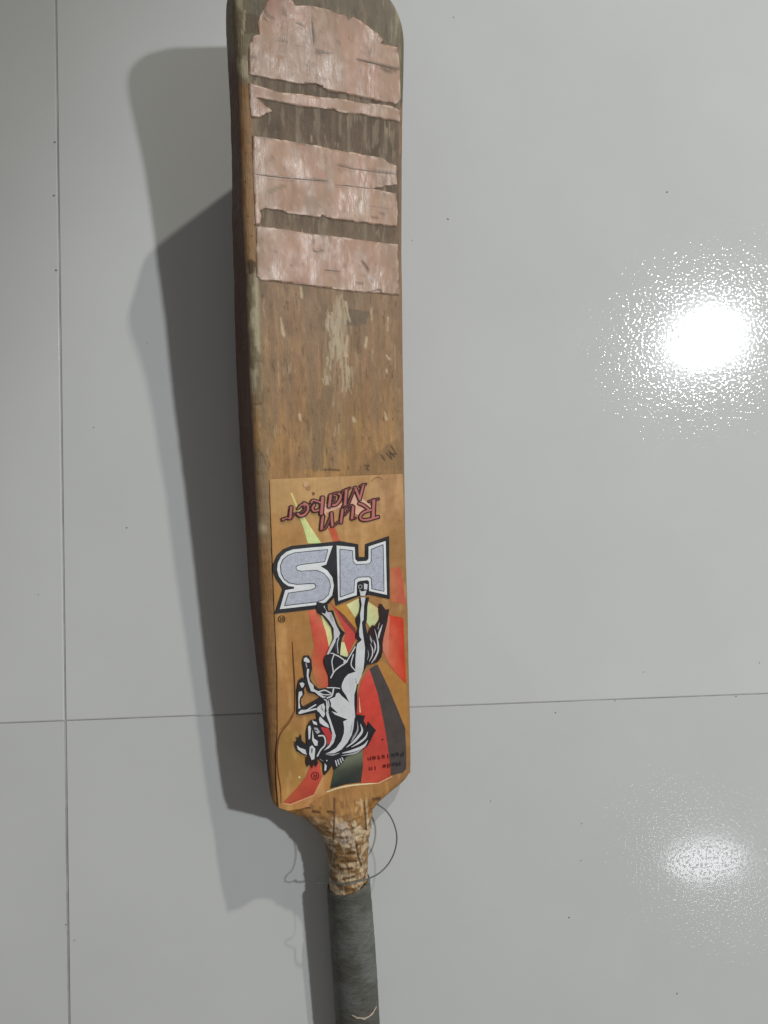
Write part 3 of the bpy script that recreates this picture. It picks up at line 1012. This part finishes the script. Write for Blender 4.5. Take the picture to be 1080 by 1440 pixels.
sb.poly([(519, 940), (527, 960), (532, 979), (538, 1006), (543, 1034), (547, 1062), (550, 1091), (531, 1101), (507, 1102), (511, 1055), (498, 1000), (508, 958)],
        [(196, 82, 72), (190, 66, 56), RED, RED, (180, 62, 54), (178, 64, 54), (172, 64, 46), (178, 70, 50), (184, 74, 54), (176, 62, 50), RED, (194, 70, 60)])
sb.poly([(430, 75), (510, 30), (620, 260), (720, 500), (790, 680), (800, 900), (802, 1085), (770, 1125), (650, 1155), (620, 900), (600, 750), (520, 350)], (70, 62, 60), 0, (460, 930, 7.2))
sb.poly([(490, 700), (560, 560), (830, 460), (835, 650), (812, 832), (640, 855), (450, 905)], [(70, 76, 62), (112, 118, 96), (112, 116, 96), (58, 60, 52), (50, 46, 42), (38, 44, 40), (30, 38, 36)], 0, Cc)
sb.poly([(398, 1128.5), (409, 1130), (441, 1117), (453, 1092), (449, 1072), (437, 1074), (430, 1092), (418, 1108)], [(172, 84, 54), (164, 60, 42), (164, 58, 44), (186, 70, 56), (190, 78, 64), (186, 76, 60), (176, 70, 52), (168, 70, 46)])
sb.stroke([(398, 1130), (409, 1131.5), (410, 1131.3)], 1.5, (228, 146, 110))
sb.stroke([(409, 1131.3), (442, 1118.5)], 1.5, (226, 146, 112))
sb.stroke([(442, 1118.5), (454.5, 1094)], 1.4, (222, 142, 108))
sb.stroke([(460, 1113.5), (480, 1107), (507, 1103), (531, 1102)], 2.0, (240, 196, 156))
sb.stroke([(531, 1102), (551, 1092)], 1.7, (232, 154, 120))
sb.stroke([(505, 980), (506.5, 1002)], 3.0, (236, 196, 158), taper=[0.1, 1, 0.6])
sb.stroke([(411, 903), (412.5, 930), (414.5, 965), (414.5, 1000)], 1.7, (88, 50, 22), taper=[.5, 1, 1.2, 1])
sb.stroke([(414.5, 999), (408, 1014), (397, 1028), (391.5, 1040), (389.5, 1060), (391, 1085), (394.5, 1108), (395.5, 1130)], 2.0, (104, 60, 28), taper=[1, 0.6, 1, 1.3, 1.3, .9, .7, .4])
sb.stroke([(412, 1004), (404, 1016), (395, 1026)], 0.9, (122, 72, 36))
sb.stroke([(523, 676), (528, 672), (533, 671), (538, 674)], 0.9, (130, 90, 52))
sb.disc((421, 1093), 1.6, (214, 190, 130))
sb.disc((431, 681), 4.5, (190, 152, 110)); sb.disc((434, 686), 3.4, (160, 112, 74)); sb.disc((441, 694), 2.2, (112, 74, 44))
sb.disc((538, 1040), 1.4, (96, 30, 28))

# large silver letters
le = Flat(Z + 0.0005)
BK = (34, 34, 38)
blk = [(340 + x / 7.2, 740 + y / 7.2) for x, y in [(330, 888), (412, 640), (398, 608), (342, 525), (315, 450), (320, 375), (358, 292), (420, 232), (505, 198), (850, 165), (985, 150)]]
blk += [(450 + x / 7.2, 740 + y / 7.2) for x, y in [(205, 150), (388, 182), (392, 312), (456, 312), (458, 180), (700, 98), (706, 738), (500, 694), (385, 712), (160, 806), (150, 740)]]
blk += [(340 + x / 7.2, 740 + y / 7.2) for x, y in [(935, 720), (880, 785), (800, 815), (745, 838)]]
le.poly(blk, BK)
letters_back = le.build('letter_outline', M_print, sticker)  # black printed outline behind both large letters
FO, WH = (166, 169, 181), (204, 206, 210)


def foil_letter(name, white, silver, org):
    f_ = Flat(le.z + 0.00003)
    f_.poly(white, WH, 0, org)
    f_.stroke(silver + [silver[0]], 11, (60, 60, 68), 0, org, cap=False) if False else None
    c0 = np.mean(np.array(silver), 0)
    for a, b_ in zip(silver, silver[1:] + silver[:1]):
        f_.stroke([a, b_], 15, (58, 58, 66), 0, org)
    f_.poly(silver, FO, 1, org)
    return f_.build(name, [M_print, M_foil], sticker)


foil_letter('letter', [(920, 198), (855, 388), (800, 405), (868, 450), (918, 520), (932, 600), (915, 700), (850, 770), (770, 795), (385, 840), (440, 648), (530, 632), (530, 614), (470, 605), (420, 570), (375, 505), (358, 440), (365, 370), (400, 305), (450, 260), (520, 235), (700, 216)],
            [(868, 240), (836, 356), (600, 385), (560, 396), (543, 420), (560, 450), (600, 458), (760, 450), (830, 480), (880, 540), (895, 610), (875, 690), (820, 742), (760, 762), (438, 800), (476, 680), (700, 648), (745, 630), (757, 602), (735, 576), (690, 576),
             (560, 585), (480, 570), (430, 530), (402, 470), (396, 400), (420, 340), (470, 297), (540, 272), (700, 256)], K1)
foil_letter('letter', [(168, 195), (352, 212), (357, 335), (380, 357), (470, 352), (492, 330), (492, 205), (665, 150), (678, 695), (497, 655), (497, 560), (480, 545), (400, 555), (375, 575), (372, 698), (185, 755)],
            [(206, 236), (326, 250), (332, 360), (365, 393), (500, 384), (522, 360), (522, 237), (636, 190), (645, 655), (528, 630), (525, 530), (500, 508), (385, 512), (345, 545), (340, 665), (208, 712)], K2)

# the smaller curly lettering
D = (455, 675, 12.0)
E = (385, 675, 13.5)
MAR, PNK = (48, 8, 12), (170, 98, 92)
lt_z = [Z + 0.0005]


def word_letter(strokes, org, halo=True):
    f_ = Flat(lt_z[0])
    k = org[2]
    for pts, w in strokes:
        f_.stroke(pts, w + 3.4 * k, MAR, 0, org)
    for pts, w in strokes:
        f_.stroke(pts, w * 0.92, PNK if w > 20 else (128, 58, 56), 0, org)
    lt_z[0] = f_.z
    f_.build('letter', M_print, sticker)


hl = Flat(Z + 0.0003)
for org, pts in ((D, [(520, 200), (680, 330), (840, 470), (600, 600), (300, 450), (60, 560), (20, 400), (250, 420), (430, 330)]), (E, [(880, 420), (1010, 520), (1000, 700), (960, 640)])):
    hl.poly(pts, (206, 160, 136), 0, org)
hl.build('letter_halo', M_print, sticker)
word_letter([([(850, 345), (838, 640)], 52), ([(765, 362), (850, 335), (930, 318)], 14), ([(925, 622), (840, 645), (740, 672), (660, 672), (620, 635), (640, 580), (700, 535), (800, 505)], 34), ([(755, 490), (680, 430), (600, 395)], 36)], D)
word_letter([([(500, 455), (480, 650)], 42), ([(480, 660), (540, 640)], 14), ([(320, 500), (292, 715)], 42), ([(330, 500), (400, 445), (490, 430)], 14), ([(360, 590), (440, 480)], 12)], D)
word_letter([([(135, 560), (150, 770)], 40), ([(150, 775), (215, 738), (262, 700)], 12), ([(-10, 600), (-35, 830)], 44), ([(-35, 840), (40, 800), (110, 640)], 18)], D)
word_letter([([(672, 85), (612, 320)], 34), ([(620, 105), (715, 68)], 12), ([(535, 130), (612, 325)], 40), ([(535, 130), (490, 230), (430, 390)], 16), ([(385, 170), (362, 420)], 44), ([(315, 190), (450, 132)], 12), ([(325, 440), (415, 412)], 12)], D)
word_letter([([(255, 225), (292, 262), (272, 340), (215, 410), (160, 425)], 34), ([(190, 290), (175, 350)], 12), ([(120, 262), (95, 445)], 44), ([(250, 215), (190, 225), (130, 245)], 14)], D)
word_letter([([(930, 335), (905, 640)], 56), ([(890, 430), (810, 400), (745, 385), (715, 430)], 26), ([(770, 470), (735, 540), (775, 590), (850, 570)], 36)], E)
word_letter([([(515, 615), (590, 560), (575, 492)], 12), ([(590, 480), (530, 470), (462, 540)], 22), ([(455, 640), (510, 680), (590, 650), (648, 570), (640, 480), (575, 440)], 40)], E)
word_letter([([(335, 515), (312, 720)], 44), ([(312, 735), (245, 720), (180, 750)], 22), ([(180, 752), (172, 745)], 36), ([(390, 640), (330, 730)], 14)], E)

# horse emblem -----------------------------------------------------------------------------------------
h = Flat(Z + 0.00115, 0.000006)
INK, W1, W2 = (32, 31, 36), (191, 191, 193), (154, 154, 158)
# dark shapes
h.poly([(820, 90), (850, 90), (905, 170), (960, 160), (940, 260), (930, 340), (890, 500), (860, 640), (868, 740), (845, 830), (790, 900), (720, 925), (650, 935), (610, 880), (615, 700), (655, 560), (690, 430), (730, 378), (760, 410), (800, 340), (828, 280), (815, 180)], (42, 28, 30), 0, A)
h.poly([(545, 0), (680, 0), (655, 120), (648, 310), (630, 380), (655, 500), (690, 640), (690, 860), (650, 930), (610, 1020), (560, 1090), (530, 1178), (470, 1178), (470, 720), (500, 640), (545, 600), (498, 560), (505, 480), (535, 420), (502, 340), (497, 280), (545, 200), (560, 100)], INK, 0, A)
h.poly([(100, 790), (150, 765), (200, 765), (240, 790), (300, 800), (380, 830), (430, 755), (485, 690), (505, 1000), (490, 1178), (130, 1178), (120, 1080), (70, 950), (52, 880), (68, 810)], INK, 0, A)
h.poly([(-40, 60), (60, 85), (105, 95), (112, 185), (182, 178), (205, 260), (255, 390), (305, 455), (348, 490), (305, 560), (295, 620), (275, 800), (190, 800), (105, 800), (135, 690), (185, 560), (165, 420), (105, 335), (45, 255), (-30, 215), (-50, 140)], INK, 0, A)
h.poly([(620, 430), (590, 465), (470, 475), (385, 400), (352, 330), (382, 200), (374, 80), (335, 15), (270, 18), (248, 90), (265, 200), (285, 340), (318, 500), (350, 535), (420, 545), (500, 595), (445, 690), (440, 808), (455, 900), (480, 980), (520, 1010), (600, 1045), (640, 1178), (1000, 1178), (1045, 900), (995, 850), (1005, 700), (1005, 500), (1012, 425), (1045, 300), (900, 90), (640, 90), (615, 300)], INK, 0, B)
h.poly([(250, 318), (298, 360), (296, 425), (272, 490), (278, 548), (230, 622), (232, 690), (264, 724), (500, 590), (570, 620), (450, 808), (230, 845), (170, 826), (176, 700), (172, 500), (194, 365)], INK, 0, B)
h.poly([(640, 60), (745, 40), (800, 45), (862, 55), (842, 110), (892, 200), (895, 118), (955, 190), (988, 222), (962, 262), (930, 335), (890, 405), (800, 475), (640, 535), (600, 600), (500, 690), (480, 620), (440, 690), (380, 755), (368, 690), (372, 620), (330, 575), (295, 545), (330, 480), (380, 440), (440, 330), (480, 180), (560, 60)], INK, 0, Cc)
h.poly([(340, 185), (430, 200), (474, 280), (462, 352), (420, 400), (395, 300)], (176, 54, 56), 0, Cc)
h.poly([(185, 170), (225, 108), (285, 90), (320, 120), (340, 190), (375, 250), (412, 320), (415, 400), (360, 480), (310, 525), (285, 580), (240, 590), (212, 560), (190, 520), (180, 400), (172, 250)], INK, 0, Cc)
h.poly([(30, 348), (68, 372), (56, 300), (86, 312), (112, 262), (120, 345), (172, 388), (190, 430), (195, 525), (150, 512), (65, 468), (42, 410)], INK, 0, Cc)
h.poly([(168, 540), (200, 530), (300, 560), (310, 610), (285, 655), (268, 610), (240, 670), (215, 605), (192, 655), (172, 620)], (40, 24, 26), 0, Cc)
h.poly([(385, 560), (480, 560), (492, 640), (462, 700), (400, 700), (378, 630)], INK, 0, K2)
# pale shapes: hind legs and tail
h.poly([(60, 110), (72, 150), (105, 205), (150, 205), (190, 290), (222, 380), (278, 492), (262, 540), (220, 600), (190, 660), (125, 785), (92, 790), (140, 680), (192, 570), (188, 430), (132, 330), (80, 270), (20, 212), (70, 228), (88, 185), (50, 130)], (186, 184, 186), 0, A)
h.poly([(130, 225), (160, 235), (190, 330), (180, 340), (140, 290)], W2, 0, A)
h.poly([(222, 570), (262, 545), (240, 620), (250, 780), (225, 780), (200, 690)], (54, 54, 62), 0, A)
h.stroke([(262, 560), (240, 640), (250, 770)], 12, (180, 180, 184), 0, A)
h.poly([(562, 0), (628, 0), (608, 120), (602, 310), (578, 345), (590, 480), (602, 560), (622, 700), (612, 880), (598, 1010), (560, 1090), (535, 1185), (500, 1185), (508, 1100), (490, 1090), (488, 1000), (490, 850), (502, 700), (515, 640), (578, 588), (545, 540), (540, 460), (560, 330), (555, 230), (576, 100)], W1, 0, A)
for p, w in (([(820, 350), (800, 440)], 22), ([(862, 375), (818, 500), (808, 570)], 24), ([(755, 440), (790, 570), (805, 680), (795, 760), (750, 850), (708, 910)], 22), ([(738, 590), (765, 680), (745, 770)], 18),
             ([(695, 640), (725, 720), (722, 800), (680, 885)], 17), ([(655, 480), (640, 400)], 12), ([(790, 800), (760, 870)], 14), ([(660, 720), (670, 800), (650, 870)], 10)):
    h.stroke(p, w, W1 if w > 15 else W2, 0, A, taper=[0.2, 1, 1, 0.3])
h.poly([(690, 520), (725, 600), (712, 640), (690, 580)], W2, 0, A)
for p, w in (([(150, 772), (192, 785), (165, 880), (180, 1000), (184, 1040)], 14), ([(190, 785), (260, 815), (330, 865), (355, 900), (270, 960), (200, 1020), (150, 1110)], 17), ([(485, 685), (430, 780), (365, 895)], 16), ([(460, 790), (430, 930), (490, 1015)], 15)):
    h.stroke(p, w, W1, 0, A)
h.poly([(350, 860), (385, 890), (350, 915), (318, 900)], W1, 0, A)
h.poly([(445, 578), (482, 588), (478, 640), (446, 640)], W1, 0, K2)
h.poly([(398, 640), (422, 662), (450, 655), (472, 650), (455, 705), (412, 705)], (190, 190, 192), 0, K2)
h.ring((408, 612), 18, 7, W2, 0, K2)
# torso and neck
h.poly([(798, 400), (830, 330), (880, 275), (960, 248), (985, 240), (1000, 300), (985, 350), (1000, 412), (990, 470), (965, 560), (965, 700), (978, 860), (960, 905), (905, 920), (810, 935), (870, 900), (700, 835), (650, 788), (740, 815), (640, 720), (645, 680), (622, 622), (700, 590), (715, 542), (750, 530), (790, 575), (892, 662), (850, 570), (800, 500), (788, 450)], W1, 0, B)
h.poly([(985, 240), (1085, 100), (1085, 220), (1062, 310), (1012, 410), (1000, 412), (985, 340)], W1, 0, B)
h.stroke([(985, 330), (990, 400)], 14, INK, 0, B, taper=[.3, 1, .5])
h.stroke([(770, 500), (830, 580), (905, 668)], 12, INK, 0, B, taper=[1, .8, .1])
h.poly([(605, 118), (640, 105), (735, 85), (722, 200), (702, 280), (652, 370), (582, 450), (500, 492), (395, 497), (440, 480), (520, 430), (580, 350), (612, 260), (615, 200)], W1, 0, Cc)
h.poly([(403, 5), (428, 10), (442, 60), (472, 150), (502, 240), (517, 290), (492, 370), (440, 430), (375, 462), (440, 395), (470, 330), (475, 260), (450, 160), (410, 60)], W1, 0, Cc)
h.stroke([(400, 505), (480, 512), (560, 490)], 16, W2, 0, Cc, taper=[.3, 1, .3])
# fore legs
h.poly([(268, 60), (298, 38), (340, 75), (352, 108), (330, 118), (300, 112), (268, 95)], W1, 0, B)
h.poly([(288, 120), (305, 125), (318, 170), (305, 195)], W2, 0, B)
h.poly([(312, 200), (343, 205), (332, 300), (352, 380), (402, 430), (405, 478), (480, 525), (540, 580), (585, 590), (530, 605), (478, 572), (420, 522), (368, 512), (345, 450), (328, 400), (308, 300)], W1, 0, B)
for p, w in (([(480, 515), (560, 498), (645, 540)], 18), ([(588, 462), (680, 462), (765, 472)], 13), ([(678, 478), (655, 570), (590, 605)], 20), ([(440, 505), (540, 556), (640, 558)], 14)):
    h.stroke(p, w, W1, 0, B)
h.poly([(208, 400), (250, 388), (277, 410), (262, 452), (235, 462)], W1, 0, B)
h.poly([(198, 520), (242, 508), (248, 560), (216, 600), (206, 660), (220, 745), (194, 755), (192, 600)], W1, 0, B)
h.poly([(192, 805), (230, 768), (300, 768), (430, 688), (445, 700), (330, 770), (250, 790), (440, 742), (455, 762), (330, 792), (230, 822), (200, 828)], W1, 0, B)
h.poly([(490, 700), (542, 678), (562, 730), (552, 780), (562, 830), (540, 872), (518, 860), (480, 802), (452, 782), (450, 740)], W1, 0, B)
h.stroke([(505, 700), (520, 760), (545, 790)], 12, INK, 0, B, taper=[.3, 1, .3])
h.poly([(490, 858), (540, 908), (602, 968), (618, 1018), (550, 992), (488, 950), (478, 900)], W1, 0, B)
h.stroke([(545, 620), (582, 650), (592, 760), (602, 800)], 24, W1, 0, B, taper=[.5, .8, 1, .8])
h.stroke([(600, 620), (614, 700), (592, 790)], 16, W1, 0, B, taper=[.3, 1, .4])
# mane
for p, w in (([(768, 115), (772, 220), (720, 320), (690, 365)], 18), ([(805, 150), (825, 230), (780, 300), (720, 365), (640, 425)], 28), ([(893, 240), (862, 310), (790, 370), (700, 422)], 22), ([(893, 340), (840, 410), (720, 462), (590, 492)], 32),
             ([(830, 440), (740, 490), (580, 522)], 18), ([(712, 120), (700, 200), (690, 260)], 9), ([(740, 250), (700, 320)], 10)):
    h.stroke(p, w, W1 if w > 18 else W2, 0, Cc, taper=[0.15, 1, 1, 0.2])
h.poly([(388, 608), (412, 640), (402, 695), (384, 695)], W1, 0, Cc)
for p in ([(515, 580), (530, 640)], [(540, 570), (556, 622)], [(566, 556), (582, 602)], [(590, 545), (602, 575)]):
    h.stroke(p, 13, W1, 0, Cc)
h.stroke([(330, 560), (370, 585)], 12, W1, 0, Cc, taper=[.3, 1, .2]); h.disc((412, 578), 8, W1, 0, Cc)
# head
h.poly([(193, 180), (217, 168), (227, 200), (217, 320), (200, 335)], W1, 0, Cc)
h.poly([(240, 108), (292, 130), (302, 165), (258, 152)], W1, 0, Cc)
h.poly([(245, 215), (262, 320), (307, 350), (302, 405), (270, 402), (240, 340)], W1, 0, Cc)
h.poly([(212, 420), (240, 398), (277, 440), (267, 560), (235, 572), (206, 500)], W1, 0, Cc)
h.poly([(232, 430), (248, 440), (240, 500), (230, 480)], INK, 0, Cc)
h.poly([(262, 190), (300, 195), (335, 245), (300, 268), (275, 240)], W2, 0, Cc)
h.disc((285, 225), 10, INK, 0, Cc)
h.stroke([(318, 288), (372, 290), (395, 340), (388, 400), (342, 450), (302, 525)], 17, W1, 0, Cc)
h.poly([(62, 400), (100, 430), (162, 450), (178, 512), (130, 492), (72, 445)], W1, 0, Cc)
h.build('horse_emblem', M_print, sticker)

# small print -------------------------------------------------------------------------------------------
GL = {'M': [[(0, 0), (0, 1), (.5, .35), (1, 1), (1, 0)]], 'a': [[(.1, .6), (.5, .7), (.85, .55), (.85, 0)], [(.85, .4), (.3, .38), (.1, .18), (.35, 0), (.85, .1)]], 'd': [[(.85, 1), (.85, 0)], [(.85, .6), (.4, .68), (.08, .35), (.4, 0), (.85, .08)]],
      'e': [[(.08, .36), (.9, .36), (.75, .64), (.4, .68), (.08, .35), (.4, 0), (.85, .1)]], 'i': [[(.5, 0), (.5, .68)], [(.5, .9), (.5, 1)]], 'n': [[(.12, 0), (.12, .68)], [(.12, .5), (.5, .7), (.85, .5), (.85, 0)]],
      'P': [[(.1, 0), (.1, 1), (.7, 1), (.9, .75), (.7, .48), (.1, .45)]], 'k': [[(.1, 0), (.1, 1)], [(.8, .68), (.12, .3), (.85, 0)]], 's': [[(.85, .6), (.4, .7), (.12, .5), (.5, .35), (.85, .2), (.5, 0), (.1, .08)]], 't': [[(.45, .95), (.45, .15), (.8, 0)], [(.1, .66), (.85, .66)]],
      'R': [[(.1, 0), (.1, 1), (.7, 1), (.9, .75), (.7, .5), (.1, .48)], [(.5, .48), (.95, 0)]]}
lz = [Z + 0.0005]


def small_print(text, start, step, size, fwd, upv, col, w):
    """letters set one by one from start, each step further along fwd (photo pixels)"""
    for i, ch in enumerate(text):
        if ch == ' ':
            continue
        f_ = Flat(lz[0])
        ox, oy = start[0] + fwd[0] * step * i, start[1] + fwd[1] * step * i
        for g_ in GL[ch]:
            f_.stroke([(ox + fwd[0] * x * size[0] + upv[0] * y * size[1], oy + fwd[1] * x * size[0] + upv[1] * y * size[1]) for x, y in g_], w, col(ox) if callable(col) else col)
        f_.build('letter', M_print, sticker)


ink = lambda x: (96, 14, 14) if x < 551 else (44, 38, 44)
small_print('Pakistan', (567.5, 1057.5), 6.6, (5.0, 5.2), (-0.988, 0.155), (0.06, 0.995), ink, 1.25)
small_print('Made in', (562.5, 1071.5), 6.6, (5.0, 5.2), (-0.985, 0.175), (0.06, 0.995), ink, 1.25)
for c, r in (((396.3, 870.5), 4.6), ((443.2, 1091), 5.2)):
    f_ = Flat(Z + 0.0005)
    colr = (70, 40, 22) if c[1] < 1000 else (96, 18, 18)
    f_.ring(c, r, 1.0, colr)
    for g_ in GL['R']:
        f_.stroke([(c[0] + 2.2 - x * 4.6, c[1] - 2.6 + y * 5.0) for x, y in g_], 0.9, colr)
    f_.build('registered_mark', M_print, sticker)

# ------------------------------------------------------------------ specks of dirt on the tiles
rng = random.Random(9)
bm = bmesh.new()
specks = [((938, 270), 1.9), ((630, 308), 1.8), ((580, 338), 1.0), ((781, 1002), 1.6), ((690, 1126), 1.3), ((800, 1290), 1.8), ((952, 1397), 2.0), ((207, 482), 1.2), ((178, 742), 1.9), ((905, 945), 1.2), ((1068, 932), 1.3),
          ((865, 985), 1.2), ((1035, 979), 1.6), ((818, 1158), 1.3), ((638, 24), 1.3), ((132, 601), 1.2), ((54, 836), 1.0), ((105, 1322), 1.1), ((77, 200), 2.2), ((76, 275), 2.6), ((79, 380), 2.2), ((93, 1300), 2.0), ((500, 1560), 2), ((817, 1210), 1.0)]
for p, r in specks:
    c = floor_pt(p)
    n = 7
    rad = r / 18.7 * 0.01 * 0.6
    top = bm.verts.new((c[0], c[1], 0.0007))
    ring = [bm.verts.new((c[0] + rad * rng.uniform(.6, 1.3) * math.cos(2 * math.pi * i / n) * 1.25, c[1] + rad * rng.uniform(.6, 1.3) * math.sin(2 * math.pi * i / n), 0.0002)) for i in range(n)]
    for i in range(n):
        bm.faces.new((top, ring[i], ring[(i + 1) % n]))
m = bpy.data.meshes.new('dirt_specks')
bm.to_mesh(m); bm.free()
o = obj('dirt_specks', m, M_dirt)
o['kind'] = 'stuff'
